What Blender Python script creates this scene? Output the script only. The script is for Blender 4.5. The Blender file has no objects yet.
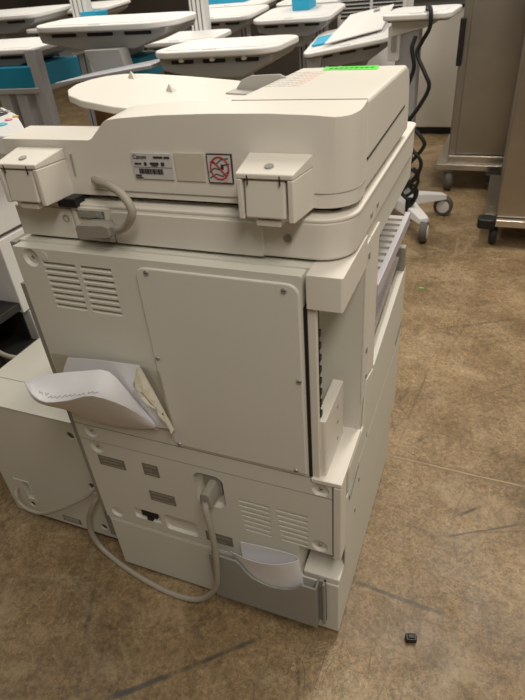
import bpy, bmesh, math, random
from mathutils import Vector, Matrix, Euler
random.seed(7)
SC = bpy.context.scene
COL = SC.collection
R = math.radians

# ------------------------------------------------------------------ camera
cam_d = bpy.data.cameras.new('camera')
cam = bpy.data.objects.new('camera', cam_d)
COL.objects.link(cam)
cam_d.sensor_fit = 'AUTO'
cam_d.sensor_width = 36.0
cam_d.lens = 544.0 / 700.0 * 36.0
cam_d.clip_start = 0.02
cam_d.dof.use_dof = True
cam_d.dof.focus_distance = 1.05
cam_d.dof.aperture_fstop = 9.0
cam_right = Vector((0.92875741, 0.36303413, -0.0749393))
cam_down = Vector((0.14678117, -0.54580469, -0.82495608))
cam_fwd = Vector((-0.34038943, 0.75518439, -0.56020672))
m3 = Matrix((cam_right, -cam_down, -cam_fwd)).transposed()
cam.matrix_world = Matrix.Translation((0.16084, -0.62540, 1.21250)) @ m3.to_4x4()
SC.camera = cam

# ------------------------------------------------------------------ world, lamps, exposure
w = bpy.data.worlds.new('world')
SC.world = w
w.use_nodes = True
bg = w.node_tree.nodes['Background']
bg.inputs[0].default_value = (1.0, 0.95, 0.80, 1)
bg.inputs[1].default_value = 0.37

def area(name, loc, sx, sy, power, col=(1.0, 0.93, 0.84), rot=(0, 0, 0)):
    l = bpy.data.lights.new(name, 'AREA')
    l.shape = 'RECTANGLE'; l.size = sx; l.size_y = sy; l.energy = power; l.color = col
    o = bpy.data.objects.new(name, l); COL.objects.link(o)
    o.location = loc; o.rotation_euler = rot
    return o
area('overhead_light', (0.35, 1.6, 3.0), 0.35, 1.3, 36)
area('overhead_light', (-2.2, 2.0, 3.0), 0.35, 1.3, 30)
area('overhead_light', (0.6, 4.4, 3.0), 0.35, 1.3, 34)
area('overhead_light', (-2.4, 4.4, 3.0), 0.35, 1.3, 34)
area('overhead_light', (0.65, -0.95, 2.4), 0.35, 1.2, 20)  # added unseen fill light above the camera, brightens the copier's back, weaker lower down

SC.view_settings.view_transform = 'Standard'
SC.view_settings.look = 'None'
SC.view_settings.exposure = 0.26
SC.view_settings.gamma = 1.0
SC.view_settings.use_curve_mapping = False

# ------------------------------------------------------------------ materials
def srgb(r, g, b):
    f = lambda c: (c / 255 / 12.92) if c / 255 <= 0.04045 else ((c / 255 + 0.055) / 1.055) ** 2.4
    return (f(r), f(g), f(b), 1)

def mat(name, col, rough=0.5, metal=0.0, noise=0.04, scale=30.0, bump=0.0, spec=0.5, trans=0.0, alpha=1.0):
    m = bpy.data.materials.new(name); m.use_nodes = True
    nt = m.node_tree; b = nt.nodes['Principled BSDF']
    b.inputs['Roughness'].default_value = rough
    b.inputs['Metallic'].default_value = metal
    b.inputs['Specular IOR Level'].default_value = spec
    b.inputs['Transmission Weight'].default_value = trans
    b.inputs['Alpha'].default_value = alpha
    tc = nt.nodes.new('ShaderNodeTexCoord')
    n = nt.nodes.new('ShaderNodeTexNoise'); n.inputs['Scale'].default_value = scale; n.inputs['Detail'].default_value = 4
    nt.links.new(tc.outputs['Object'], n.inputs['Vector'])
    rp = nt.nodes.new('ShaderNodeValToRGB')
    lo = tuple(c * (1 - noise) for c in col[:3]) + (1,); hi = tuple(min(1, c * (1 + noise)) for c in col[:3]) + (1,)
    rp.color_ramp.elements[0].color = lo; rp.color_ramp.elements[1].color = hi
    rp.color_ramp.elements[0].position = 0.3; rp.color_ramp.elements[1].position = 0.7
    nt.links.new(n.outputs['Fac'], rp.inputs['Fac'])
    nt.links.new(rp.outputs['Color'], b.inputs['Base Color'])
    if bump:
        n2 = nt.nodes.new('ShaderNodeTexNoise'); n2.inputs['Scale'].default_value = 900; n2.inputs['Detail'].default_value = 2
        nt.links.new(tc.outputs['Object'], n2.inputs['Vector'])
        bp = nt.nodes.new('ShaderNodeBump'); bp.inputs['Strength'].default_value = bump; bp.inputs['Distance'].default_value = 0.001
        nt.links.new(n2.outputs['Fac'], bp.inputs['Height']); nt.links.new(bp.outputs['Normal'], b.inputs['Normal'])
    return m

M = {}
M['cream'] = mat('cream_plastic', srgb(222, 216, 205), 0.48, noise=0.012, scale=6, bump=0.05)
M['cream2'] = mat('warm_white_plastic', srgb(220, 214, 203), 0.5, noise=0.012, scale=6, bump=0.05)
M['panel'] = mat('painted_panel', srgb(215, 212, 201), 0.5, noise=0.015, scale=5, bump=0.05)
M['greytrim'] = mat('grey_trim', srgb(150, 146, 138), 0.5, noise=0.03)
M['pocket'] = mat('grey_pocket_plastic', srgb(150, 147, 140), 0.5, noise=0.02)
M['connector'] = mat('connector_grey', srgb(150, 145, 135), 0.55, noise=0.03)
M['cable'] = mat('cable_grey', srgb(168, 160, 147), 0.5, noise=0.03)
M['black'] = mat('black_plastic', srgb(22, 22, 23), 0.45, noise=0.1)
M['blackm'] = mat('black_frame', srgb(38, 37, 36), 0.5, noise=0.1)
M['rubber'] = mat('grey_rubber', srgb(92, 88, 82), 0.7, noise=0.05)
M['screw'] = mat('screw_steel', srgb(176, 172, 166), 0.35, 0.5, noise=0.05)
M['paper'] = mat('white_paper', srgb(232, 231, 234), 0.8, noise=0.01)
M['ink'] = mat('pencil_ink', srgb(168, 166, 176), 0.8)
M['sticker'] = mat('grey_sticker', srgb(126, 120, 108), 0.6, noise=0.1, scale=120)
M['stickerw'] = mat('silver_label', srgb(205, 203, 202), 0.5, noise=0.02)
M['stickeri'] = mat('faded_label', srgb(208, 201, 184), 0.6, noise=0.02)
M['red'] = mat('red_print', srgb(176, 60, 58), 0.6)
M['redtext'] = mat('pale_red_print', srgb(214, 176, 166), 0.6)
M['greytext'] = mat('pale_grey_print', srgb(188, 183, 178), 0.6)
M['dark'] = mat('dark_print', srgb(52, 50, 50), 0.6)
M['green'] = mat('green_label', srgb(90, 225, 60), 0.55, noise=0.02)
M['greenink'] = mat('green_label_print', srgb(40, 120, 40), 0.6)
M['teal'] = mat('teal_plastic', srgb(16, 128, 160), 0.5, noise=0.05, scale=4)
M['blue'] = mat('cyan_plastic', srgb(40, 165, 205), 0.5, noise=0.04, scale=4)
M['cartw'] = mat('cart_white', srgb(222, 220, 218), 0.45, noise=0.02, scale=5)
M['cartg'] = mat('cart_grey', srgb(158, 158, 156), 0.5, noise=0.04, scale=5)
M['cartd'] = mat('cart_dark_grey', srgb(95, 94, 92), 0.55, noise=0.06, scale=5)
M['alu'] = mat('aluminium', srgb(190, 192, 198), 0.4, 0.35, noise=0.03)
M['steel'] = mat('brushed_steel', srgb(168, 160, 148), 0.34, 0.9, noise=0.05, scale=7)
M['steel2'] = mat('polished_steel', srgb(205, 198, 188), 0.25, 0.9, noise=0.03, scale=7)
M['card'] = mat('cardboard', srgb(126, 88, 52), 0.85, noise=0.12, scale=12)
M['wallcab'] = mat('off_white_enamel', srgb(205, 200, 190), 0.5, noise=0.02, scale=3)
M['darkwall'] = mat('dark_wall_paint', srgb(70, 62, 54), 0.85, noise=0.12, scale=1.5)
M['clear'] = mat('clear_plastic', srgb(225, 222, 232), 0.12, trans=0.85)
M['lav'] = mat('frosted_plastic', srgb(192, 188, 194), 0.35, noise=0.04, scale=9)
M['slat'] = mat('tray_grey', srgb(182, 178, 172), 0.5, noise=0.03)
M['cup'] = mat('cup_cyan', srgb(70, 175, 195), 0.5)
M['yellow'] = mat('button_yellow', srgb(215, 170, 60), 0.5)
M['pink'] = mat('button_pink', srgb(215, 130, 130), 0.5)
M['greenbit'] = mat('green_scrap', srgb(120, 200, 80), 0.6)

def thin_clear():
    m = bpy.data.materials.new('thin_clear_film'); m.use_nodes = True
    nt = m.node_tree; out = nt.nodes['Material Output']
    t = nt.nodes.new('ShaderNodeBsdfTransparent'); t.inputs[0].default_value = (0.93, 0.92, 0.90, 1)
    g = nt.nodes.new('ShaderNodeBsdfGlossy'); g.inputs['Roughness'].default_value = 0.15
    n = nt.nodes.new('ShaderNodeTexNoise'); n.inputs['Scale'].default_value = 14
    tc = nt.nodes.new('ShaderNodeTexCoord'); nt.links.new(tc.outputs['Object'], n.inputs['Vector'])
    mr = nt.nodes.new('ShaderNodeMapRange'); mr.inputs['To Min'].default_value = 0.04; mr.inputs['To Max'].default_value = 0.14
    nt.links.new(n.outputs['Fac'], mr.inputs['Value'])
    mx = nt.nodes.new('ShaderNodeMixShader'); nt.links.new(mr.outputs[0], mx.inputs[0])
    nt.links.new(t.outputs[0], mx.inputs[1]); nt.links.new(g.outputs[0], mx.inputs[2]); nt.links.new(mx.outputs[0], out.inputs[0])
    return m
M['film'] = thin_clear()

def floor_mat():
    m = bpy.data.materials.new('stained_concrete'); m.use_nodes = True
    nt = m.node_tree; b = nt.nodes['Principled BSDF']; L = nt.links.new
    tc = nt.nodes.new('ShaderNodeTexCoord')
    def noise(scale, det=6, rough=0.6, dist=0.0):
        n = nt.nodes.new('ShaderNodeTexNoise'); n.inputs['Scale'].default_value = scale; n.inputs['Detail'].default_value = det
        n.inputs['Roughness'].default_value = rough; n.inputs['Distortion'].default_value = dist
        L(tc.outputs['Object'], n.inputs['Vector']); return n.outputs['Fac']
    def ramp(f, stops):
        r = nt.nodes.new('ShaderNodeValToRGB'); e = r.color_ramp.elements
        e[0].position, e[0].color = stops[0]; e[1].position, e[1].color = stops[-1]
        for p, c in stops[1:-1]:
            x = e.new(p); x.color = c
        L(f, r.inputs['Fac']); return r.outputs['Color']
    def mix(a, c, f, mode='MIX'):
        x = nt.nodes.new('ShaderNodeMix'); x.data_type = 'RGBA'; x.blend_type = mode
        L(a, x.inputs[6])
        if hasattr(c, 'links'): L(c, x.inputs[7])
        else: x.inputs[7].default_value = c
        if hasattr(f, 'links'): L(f, x.inputs[0])
        else: x.inputs[0].default_value = f
        return x.outputs[2]
    base = ramp(noise(2.6, 8, 0.62, 0.3), [(0.30, srgb(116, 94, 64)), (0.5, srgb(154, 129, 95)), (0.70, srgb(186, 162, 127))])
    fine = ramp(noise(34, 8, 0.75, .6), [(0.34, (0.60, 0.59, 0.57, 1)), (0.62, (1.08, 1.08, 1.08, 1))])
    c = mix(base, fine, 0.7, 'MULTIPLY')
    fine2 = ramp(noise(95, 5, 0.75, .8), [(0.38, (0.56, 0.55, 0.53, 1)), (0.62, (1.22, 1.21, 1.20, 1))])
    c = mix(c, fine2, 0.9, 'MULTIPLY')
    blot = ramp(noise(9, 5, 0.65, 1.2), [(0.52, (1, 1, 1, 1)), (0.70, (0.62, 0.59, 0.55, 1))])
    c = mix(c, blot, 0.8, 'MULTIPLY')
    # thin scuffs: stretched voronoi edges
    def scuff(rot, sx, sy, sc, th, amt, tint):
        nonlocal c
        mp = nt.nodes.new('ShaderNodeMapping'); mp.inputs['Rotation'].default_value = (0, 0, rot); mp.inputs['Scale'].default_value = (sx, sy, 1)
        L(tc.outputs['Object'], mp.inputs['Vector'])
        v = nt.nodes.new('ShaderNodeTexVoronoi'); v.feature = 'DISTANCE_TO_EDGE'; v.inputs['Scale'].default_value = sc
        wv = nt.nodes.new('ShaderNodeTexNoise'); wv.inputs['Scale'].default_value = 3
        L(mp.outputs[0], wv.inputs['Vector'])
        ad = nt.nodes.new('ShaderNodeVectorMath'); ad.operation = 'MULTIPLY_ADD'; ad.inputs[1].default_value = (0.5, 0.5, 0.5)
        L(wv.outputs['Color'], ad.inputs[0]); L(mp.outputs[0], ad.inputs[2]); L(ad.outputs[0], v.inputs['Vector'])
        f = ramp(v.outputs['Distance'], [(0.0, (amt, amt, amt, 1)), (th, (0, 0, 0, 1))])
        gate = ramp(noise(2.2, 3), [(0.48, (0, 0, 0, 1)), (0.6, (1, 1, 1, 1))])
        mm = nt.nodes.new('ShaderNodeMath'); mm.operation = 'MULTIPLY'; L(f, mm.inputs[0]); L(gate, mm.inputs[1])
        c = mix(c, tint, mm.outputs[0])
    scuff(0.5, 1, 0.45, 3.0, 0.012, 0.55, srgb(70, 58, 44))
    scuff(-0.9, 1, 0.35, 4.0, 0.006, 0.3, srgb(186, 166, 132))
    scuff(1.3, 1, 0.5, 9.0, 0.014, 0.7, srgb(78, 66, 52))
    scuff(-0.3, 1, 0.6, 16.0, 0.022, 0.65, srgb(92, 78, 60))
    scuff(0.9, 1, 0.3, 7.0, 0.007, 0.3, srgb(196, 178, 146))
    worn = ramp(noise(6.5, 7, 0.72, 1.0), [(0.50, (0, 0, 0, 1)), (0.66, (.38, .38, .38, 1))])
    c = mix(c, srgb(190, 170, 138), worn)
    for sc_, lo_, amt_, tint_ in ((11, .012, .55, srgb(80, 66, 46)), (21, .018, .5, srgb(92, 76, 54)), (16, .008, .5, srgb(202, 186, 156))):
        hl = ramp(noise(sc_, 3, 0.6, 1.4), [(0.47 - lo_, (0, 0, 0, 1)), (0.47, (amt_, amt_, amt_, 1)), (0.47 + lo_, (0, 0, 0, 1))])
        gt = ramp(noise(3.3 + sc_ * .05, 4), [(0.45, (0, 0, 0, 1)), (0.62, (1, 1, 1, 1))])
        mm_ = nt.nodes.new('ShaderNodeMath'); mm_.operation = 'MULTIPLY'; L(hl, mm_.inputs[0]); L(gt, mm_.inputs[1])
        c = mix(c, tint_, mm_.outputs[0])
    speck = ramp(noise(120, 3, 0.7, .4), [(0.62, (0, 0, 0, 1)), (0.74, (.4, .4, .4, 1))])
    c = mix(c, srgb(198, 180, 150), speck)
    speck2 = ramp(noise(85, 4, 0.75, 1.5), [(0.30, (.6, .6, .6, 1)), (0.40, (0, 0, 0, 1))])
    c = mix(c, srgb(84, 68, 46), speck2)
    # worn line marks left by a joint and by dragged furniture
    def line(p, q, wd, amt, tint):
        nonlocal c
        p = Vector(p[:2]); q = Vector(q[:2]); d = (q - p); ln = d.length; d.normalize(); nrm = Vector((-d.y, d.x))
        def dot(vv, off):
            x = nt.nodes.new('ShaderNodeVectorMath'); x.operation = 'DOT_PRODUCT'; x.inputs[1].default_value = (vv.x, vv.y, 0)
            L(tc.outputs['Object'], x.inputs[0])
            y = nt.nodes.new('ShaderNodeMath'); y.operation = 'SUBTRACT'; y.inputs[1].default_value = off; L(x.outputs['Value'], y.inputs[0]); return y.outputs[0]
        across = dot(nrm, nrm.dot(p)); along = dot(d, d.dot(p))
        wob = nt.nodes.new('ShaderNodeMath'); wob.operation = 'MULTIPLY_ADD'; L(noise(7, 3), wob.inputs[0]); wob.inputs[1].default_value = 0.012; L(across, wob.inputs[2])
        sb = nt.nodes.new('ShaderNodeMath'); sb.operation = 'SUBTRACT'; sb.inputs[1].default_value = 0.006; L(wob.outputs[0], sb.inputs[0])
        ab = nt.nodes.new('ShaderNodeMath'); ab.operation = 'ABSOLUTE'; L(sb.outputs[0], ab.inputs[0])
        mr = nt.nodes.new('ShaderNodeMapRange'); mr.inputs['From Min'].default_value = wd * 0.4; mr.inputs['From Max'].default_value = wd
        mr.inputs['To Min'].default_value = amt; mr.inputs['To Max'].default_value = 0; L(ab.outputs[0], mr.inputs['Value'])
        m2 = nt.nodes.new('ShaderNodeMath'); m2.operation = 'ABSOLUTE'
        cs = nt.nodes.new('ShaderNodeMath'); cs.operation = 'SUBTRACT'; cs.inputs[1].default_value = ln / 2; L(along, cs.inputs[0]); L(cs.outputs[0], m2.inputs[0])
        m4 = nt.nodes.new('ShaderNodeMapRange'); m4.inputs['From Min'].default_value = ln / 2 - 0.03; m4.inputs['From Max'].default_value = ln / 2
        m4.inputs['To Min'].default_value = 1; m4.inputs['To Max'].default_value = 0; L(m2.outputs[0], m4.inputs['Value'])
        mm = nt.nodes.new('ShaderNodeMath'); mm.operation = 'MULTIPLY'; L(mr.outputs[0], mm.inputs[0]); L(m4.outputs[0], mm.inputs[1])
        nm = nt.nodes.new('ShaderNodeMath'); nm.operation = 'MULTIPLY'; L(mm.outputs[0], nm.inputs[0])
        L(ramp(noise(22, 4), [(0.3, (0.45, 0.45, 0.45, 1)), (0.6, (1, 1, 1, 1))]), nm.inputs[1])
        c = mix(c, tint, nm.outputs[0])
    dk = srgb(72, 64, 54)
    line((-0.431, -0.293, 0.000), (-0.304, -0.186, 0.000), 0.008, 0.95, srgb(66, 64, 60))
    line((-0.318, -0.197, 0.000), (-0.160, -0.059, 0.000), 0.007, 0.9, srgb(66, 64, 60))
    line((-0.009, 0.142, 0.000), (0.220, 0.125, 0.000), 0.007, 0.85, srgb(72, 68, 62))
    line((-0.016, 0.586, 0.000), (0.392, 0.563, 0.000), 0.017, 0.6, srgb(112, 98, 80))
    line((0.000, 0.582, 0.000), (0.392, 0.570, 0.000), 0.003, 0.55, srgb(206, 170, 112))
    line((0.202, 0.406, 0.000), (0.278, 0.472, 0.000), 0.006, 0.9, dk)
    line((0.182, 0.333, 0.000), (0.379, 0.440, 0.000), 0.004, 0.8, dk)
    line((0.268, 0.375, 0.000), (0.386, 0.419, 0.000), 0.003, 0.6, dk)
    line((-0.354, -0.056, 0.000), (-0.268, -0.124, 0.000), 0.012, 0.35, dk)
    line((-0.734, -0.212, 0.000), (-0.685, -0.025, 0.000), 0.0035, 0.5, srgb(176, 152, 112))
    line((-0.527, -0.303, 0.000), (-0.553, -0.199, 0.000), 0.003, 0.4, dk)
    line((-0.544, -0.196, 0.000), (-0.621, -0.034, 0.000), 0.005, 0.4, dk)
    line((0.030, 1.320, 0.000), (0.380, 1.505, 0.000), 0.010, 0.4, dk)
    line((0.032, 0.756, 0.000), (0.057, 1.046, 0.000), 0.005, 0.5, dk)
    line((0.073, 0.006, 0.000), (0.081, -0.068, 0.000), 0.002, 0.6, dk)
    line((0.211, 0.913, 0.000), (0.380, 1.075, 0.000), 0.004, 0.5, dk)
    L(c, b.inputs['Base Color'])
    rr = ramp(noise(5, 5), [(0.3, (0.36, 0.36, 0.36, 1)), (0.7, (0.6, 0.6, 0.6, 1))])
    L(rr, b.inputs['Roughness'])
    bp = nt.nodes.new('ShaderNodeBump'); bp.inputs['Strength'].default_value = 0.12; bp.inputs['Distance'].default_value = 0.002
    L(noise(60, 5), bp.inputs['Height']); L(bp.outputs[0], b.inputs['Normal'])
    return m
M['floor'] = floor_mat()

# ------------------------------------------------------------------ mesh helpers
class MB:
    def __init__(s): s.v = []; s.f = []; s.mi = []
    def add(s, vs, fs, mi=0):
        o = len(s.v); s.v += [tuple(v) for v in vs]; s.f += [tuple(i + o for i in f) for f in fs]; s.mi += [mi] * len(fs); return s
    def box(s, x0, x1, y0, y1, z0, z1, mi=0):
        return s.add([(x0, y0, z0), (x1, y0, z0), (x1, y1, z0), (x0, y1, z0), (x0, y0, z1), (x1, y0, z1), (x1, y1, z1), (x0, y1, z1)],
                     [(0, 3, 2, 1), (4, 5, 6, 7), (0, 1, 5, 4), (1, 2, 6, 5), (2, 3, 7, 6), (3, 0, 4, 7)], mi)
    def prism(s, poly, a, b, axis='z', mi=0):
        # poly in the two remaining axes: z -> (x, y), y -> (x, z), x -> (y, z)
        f = {'z': lambda p, t: (p[0], p[1], t), 'y': lambda p, t: (p[0], t, p[1]), 'x': lambda p, t: (t, p[0], p[1])}[axis]
        n = len(poly)
        vs = [f(p, a) for p in poly] + [f(p, b) for p in poly]
        fs = [tuple(range(n - 1, -1, -1)), tuple(range(n, 2 * n))] + [(i, (i + 1) % n, (i + 1) % n + n, i + n) for i in range(n)]
        return s.add(vs, fs, mi)
    def tube(s, path, r, seg=10, mi=0, rounds=True):
        pts = [Vector(p) for p in path]; n = len(pts); rings = []
        t0 = (pts[1] - pts[0]).normalized(); up = Vector((0, 0, 1)) if abs(t0.z) < 0.9 else Vector((1, 0, 0))
        nrm = t0.cross(up).normalized(); vs = []
        for i, p in enumerate(pts):
            t = (pts[min(i + 1, n - 1)] - pts[max(i - 1, 0)]).normalized()
            nrm = (nrm - t * nrm.dot(t)).normalized(); bn = t.cross(nrm)
            rr = r[i] if isinstance(r, (list, tuple)) else r
            for k in range(seg):
                a = 2 * math.pi * k / seg; vs.append(p + nrm * (math.cos(a) * rr) + bn * (math.sin(a) * rr))
        fs = [(i * seg + k, i * seg + (k + 1) % seg, (i + 1) * seg + (k + 1) % seg, (i + 1) * seg + k) for i in range(n - 1) for k in range(seg)]
        fs += [tuple(range(seg - 1, -1, -1)), tuple(range((n - 1) * seg, n * seg))]
        return s.add(vs, fs, mi)
    def cyl(s, p, q, r, seg=20, mi=0, r2=None):
        return s.tube([p, q], [r, r if r2 is None else r2], seg, mi)
    def lathe(s, c, axis, prof, seg=24, mi=0):
        # prof: list of (radius, height along axis) ; axis unit vector
        a = Vector(axis).normalized(); u = a.orthogonal().normalized(); v = a.cross(u); vs = []; n = len(prof); c = Vector(c)
        for rad, h in prof:
            for k in range(seg):
                t = 2 * math.pi * k / seg; vs.append(c + a * h + (u * math.cos(t) + v * math.sin(t)) * rad)
        fs = [(i * seg + k, i * seg + (k + 1) % seg, (i + 1) * seg + (k + 1) % seg, (i + 1) * seg + k) for i in range(n - 1) for k in range(seg)]
        fs += [tuple(range(seg - 1, -1, -1)), tuple(range((n - 1) * seg, n * seg))]
        return s.add(vs, fs, mi)
    def grid(s, rows, mi=0):
        n = len(rows[0]); vs = [p for r in rows for p in r]
        fs = [(i * n + k, i * n + k + 1, (i + 1) * n + k + 1, (i + 1) * n + k) for i in range(len(rows) - 1) for k in range(n - 1)]
        return s.add(vs, fs, mi)
    def build(s, name, mats, parent=None, bevel=0.0, seg=2, angle=35, solid=0.0, flip=True):
        me = bpy.data.meshes.new(name); me.from_pydata(s.v, [], s.f)
        if not isinstance(mats, (list, tuple)): mats = [mats]
        for m in mats: me.materials.append(m)
        for p, i in zip(me.polygons, s.mi): p.material_index = i
        bm = bmesh.new(); bm.from_mesh(me); bmesh.ops.recalc_face_normals(bm, faces=bm.faces); bm.to_mesh(me); bm.free()
        for p in me.polygons: p.use_smooth = True
        me.set_sharp_from_angle(angle=R(angle))
        o = bpy.data.objects.new(name, me); COL.objects.link(o)
        if parent is not None:
            o.parent = parent
            o.matrix_parent_inverse = Matrix.Identity(4)
        if solid:
            sm = o.modifiers.new('solid', 'SOLIDIFY'); sm.thickness = solid; sm.offset = 0
            es = o.modifiers.new('split', 'EDGE_SPLIT'); es.split_angle = R(50)
        if bevel:
            b = o.modifiers.new('bevel', 'BEVEL'); b.width = bevel; b.segments = seg; b.limit_method = 'ANGLE'; b.angle_limit = R(30)
            b.harden_normals = True; b.use_clamp_overlap = True
        return o

def spline(pts, n=8):
    pts = [Vector(p) for p in pts]; out = []
    P = [pts[0] * 2 - pts[1]] + pts + [pts[-1] * 2 - pts[-2]]
    for i in range(1, len(P) - 2):
        for k in range(n):
            t = k / n; a, b, c, d = P[i - 1], P[i], P[i + 1], P[i + 2]
            out.append(0.5 * ((2 * b) + (c - a) * t + (2 * a - 5 * b + 4 * c - d) * t * t + (3 * b - a - 3 * c + d) * t ** 3))
    out.append(pts[-1]); return out

def rrect(x0, x1, y0, y1, r, seg=5):
    rs = r if isinstance(r, (list, tuple)) else [r] * 4     # (x0,y0) (x1,y0) (x1,y1) (x0,y1)
    out = []
    for (cx, cy, a0, rr) in ((x0 + rs[0], y0 + rs[0], 180, rs[0]), (x1 - rs[1], y0 + rs[1], 270, rs[1]), (x1 - rs[2], y1 - rs[2], 0, rs[2]), (x0 + rs[3], y1 - rs[3], 90, rs[3])):
        if rr <= 1e-6: out.append((cx, cy)); continue
        for k in range(seg + 1):
            a = R(a0 + 90 * k / seg); out.append((cx + rr * math.cos(a), cy + rr * math.sin(a)))
    return out

def apply_bool(o, cutter_mb):
    c = cutter_mb.build('cutter', o.data.materials[0])
    if o.parent: c.parent = o.parent
    bpy.context.view_layer.update()
    md = o.modifiers.new('cut', 'BOOLEAN'); md.operation = 'DIFFERENCE'; md.object = c; md.solver = 'EXACT'; md.use_self = True
    bpy.context.view_layer.update()
    dg = bpy.context.evaluated_depsgraph_get()
    me = bpy.data.meshes.new_from_object(o.evaluated_get(dg))
    o.modifiers.remove(md); old = o.data; o.data = me
    nm = old.name; bpy.data.meshes.remove(old); me.name = nm
    bpy.data.objects.remove(c)
    for p in me.polygons: p.use_smooth = True
    me.set_sharp_from_angle(angle=R(35))
    return o

def add_bevel(o, wd, seg=2):
    b = o.modifiers.new('bevel', 'BEVEL'); b.width = wd; b.segments = seg; b.limit_method = 'ANGLE'; b.angle_limit = R(30); b.harden_normals = True

def thing(name, label, cat, loc=(0, 0, 0), rotz=0.0, group=None):
    o = bpy.data.objects.new(name, None); COL.objects.link(o)
    o.empty_display_size = 0.1
    o.location = loc; o.rotation_euler = (0, 0, rotz)
    o['label'] = label; o['category'] = cat
    if group: o['group'] = group
    return o
def tag(o, label, cat, group=None, kind=None):
    o['label'] = label; o['category'] = cat
    if group: o['group'] = group
    if kind: o['kind'] = kind
    return o
def struct(o):
    o['kind'] = 'structure'; return o

def text_mesh(name, body, size, loc, rot, m, parent, depth=0.0004, align='LEFT', sx=1.0):
    cu = bpy.data.curves.new(name, 'FONT'); cu.body = body; cu.size = size; cu.extrude = depth; cu.align_x = align
    t = bpy.data.objects.new(name, cu); COL.objects.link(t)
    bpy.context.view_layer.update()
    me = bpy.data.meshes.new_from_object(t.evaluated_get(bpy.context.evaluated_depsgraph_get()))
    bpy.data.objects.remove(t); bpy.data.curves.remove(cu)
    me.materials.clear(); me.materials.append(m); me.name = name
    o = bpy.data.objects.new(name, me); COL.objects.link(o); o.parent = parent
    o.location = loc; o.rotation_euler = rot; o.scale = (sx, 1, 1)
    return o

BACKROT = (R(90), 0, 0)      # text lying on a face that looks towards -Y

# ------------------------------------------------------------------ setting
b = MB(); b.box(-9, 5, -4, 9, -0.1, 0.0)
struct(b.build('floor', M['floor']))
b = MB(); b.box(-9, 5, 8.0, 8.15, 0, 3.2)
struct(b.build('wall_back', M['darkwall']))
b = MB(); b.box(-7.6, -7.45, 0.2, 8.0, 0, 3.2)
struct(b.build('wall_left', M['darkwall']))
b = MB(); b.box(-9, 5, -2.6, -2.45, 0, 3.2)
struct(b.build('wall_front', M['darkwall']))

# ------------------------------------------------------------------ photocopier
CP = thing('photocopier', 'large cream office photocopier seen from behind, standing on the concrete floor', 'photocopier')
X0 = -0.562
def screw(p, parent, r=0.0045, n=(0, -1, 0)):
    s = MB(); s.lathe(p, n, [(r, -0.002), (r, 0.001), (r * 0.85, 0.0022), (r * 0.3, 0.0026)], 14)
    s.add([Vector(p) + Vector(q) for q in ((-r * .7, -0.0028, -r * .12), (r * .7, -0.0028, -r * .12), (r * .7, -0.0028, r * .12), (-r * .7, -0.0028, r * .12))], [(0, 1, 2, 3)], 1)
    return s.build('screw', [M['screw'], M['dark']], parent)

# pedestal
b = MB()
b.prism([(X0 + .006, 0), (0, 0), (0, .575), (X0 + .006, .575)], .018, .188)
ped = b.build('pedestal', M['panel'], CP, bevel=.003)
b = MB(); b.box(X0 + .02, -.012, .02, .56, .0, .019)
b.build('pedestal_shadow_base', M['black'], CP)  # black block stands in for feet and the dark shadow gap
b = MB(); b.box(X0 + .006, -.084, .0, .02, .1885, .1935)
b.build('pedestal_lip', M['panel'], CP, bevel=.0015)
b = MB(); b.prism(rrect(-.076, .001, .002, .068, .004), .1885, .207)
b.build('corner_step', M['cream'], CP, bevel=.003)

# main body, with the hollow at the rear corner and the open delivery bay
b = MB()
b.prism([(X0, .022), (-.08, .022), (-.08, .07), (0, .07), (0, .6), (X0, .6)], .19, .285)
b.prism([(X0, .022), (-.012, .022), (-.012, .03), (0, .03), (0, .6), (X0, .6)], .2849, .488)
b.prism([(X0, .022), (-.085, .022), (-.085, .145), (0, .145), (0, .245), (0, .6), (X0, .6)], .4879, .565)
b.prism([(X0, .022), (-.085, .022), (-.085, .145), (0, .145), (0, .245), (-.42, .245), (-.42, .6), (X0, .6)], .5649, .835)
b.prism([(X0, .022), (0, .022), (0, .6), (X0, .6)], .8349, .883)
body = b.build('main_body', M['panel'], CP)

# right side skins
b = MB(); b.prism([(.147, .555), (.177, .555), (.177, .868), (.147, .868)], 0, .0035, 'x')
b.build('side_strip', M['panel'], CP, bevel=.0012)
b = MB(); b.prism([(.180, .59), (.244, .57), (.244, .868), (.180, .868)], 0, .0035, 'x')
b.build('side_strip', M['cream2'], CP, bevel=.0012)
b = MB(); b.prism([(.246, .572), (.61, .615), (.61, .418), (.246, .418)], -.014, .005, 'x')
b.prism([(.05, .418), (.244, .418), (.244, .567), (.180, .586), (.165, .482), (.05, .482)], 0, .005, 'x')
sd = b.build('side_door', M['panel'], CP, bevel=.003)
b = MB(); b.prism([(.52, .440), (.60, .452), (.60, .466), (.52, .454)], .0045, .0065, 'x')
b.build('door_grip', M['greytrim'], sd, bevel=.001)
b = MB(); b.prism([(.04, .198), (.606, .198), (.606, .413), (.04, .413)], 0, .004, 'x')
sp = b.build('side_panel', M['panel'], CP, bevel=.002)
for (yy, zz) in ((.16, .845), (.168, .66), (.172, .60), (.20, .43), (.14, .36), (.11, .30)):
    s = MB(); s.prism(rrect(yy - .003, yy + .003, zz - .006, zz + .006, .0028), .003, .0058, 'x')
    s.build('side_catch', M['greytrim'], CP)
b = MB(); b.prism([(.055, .392), (.125, .412), (.125, .426), (.055, .403)], .004, .0065, 'x')
b.build('recessed_grip', M['greytrim'], CP, bevel=.001)

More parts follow.
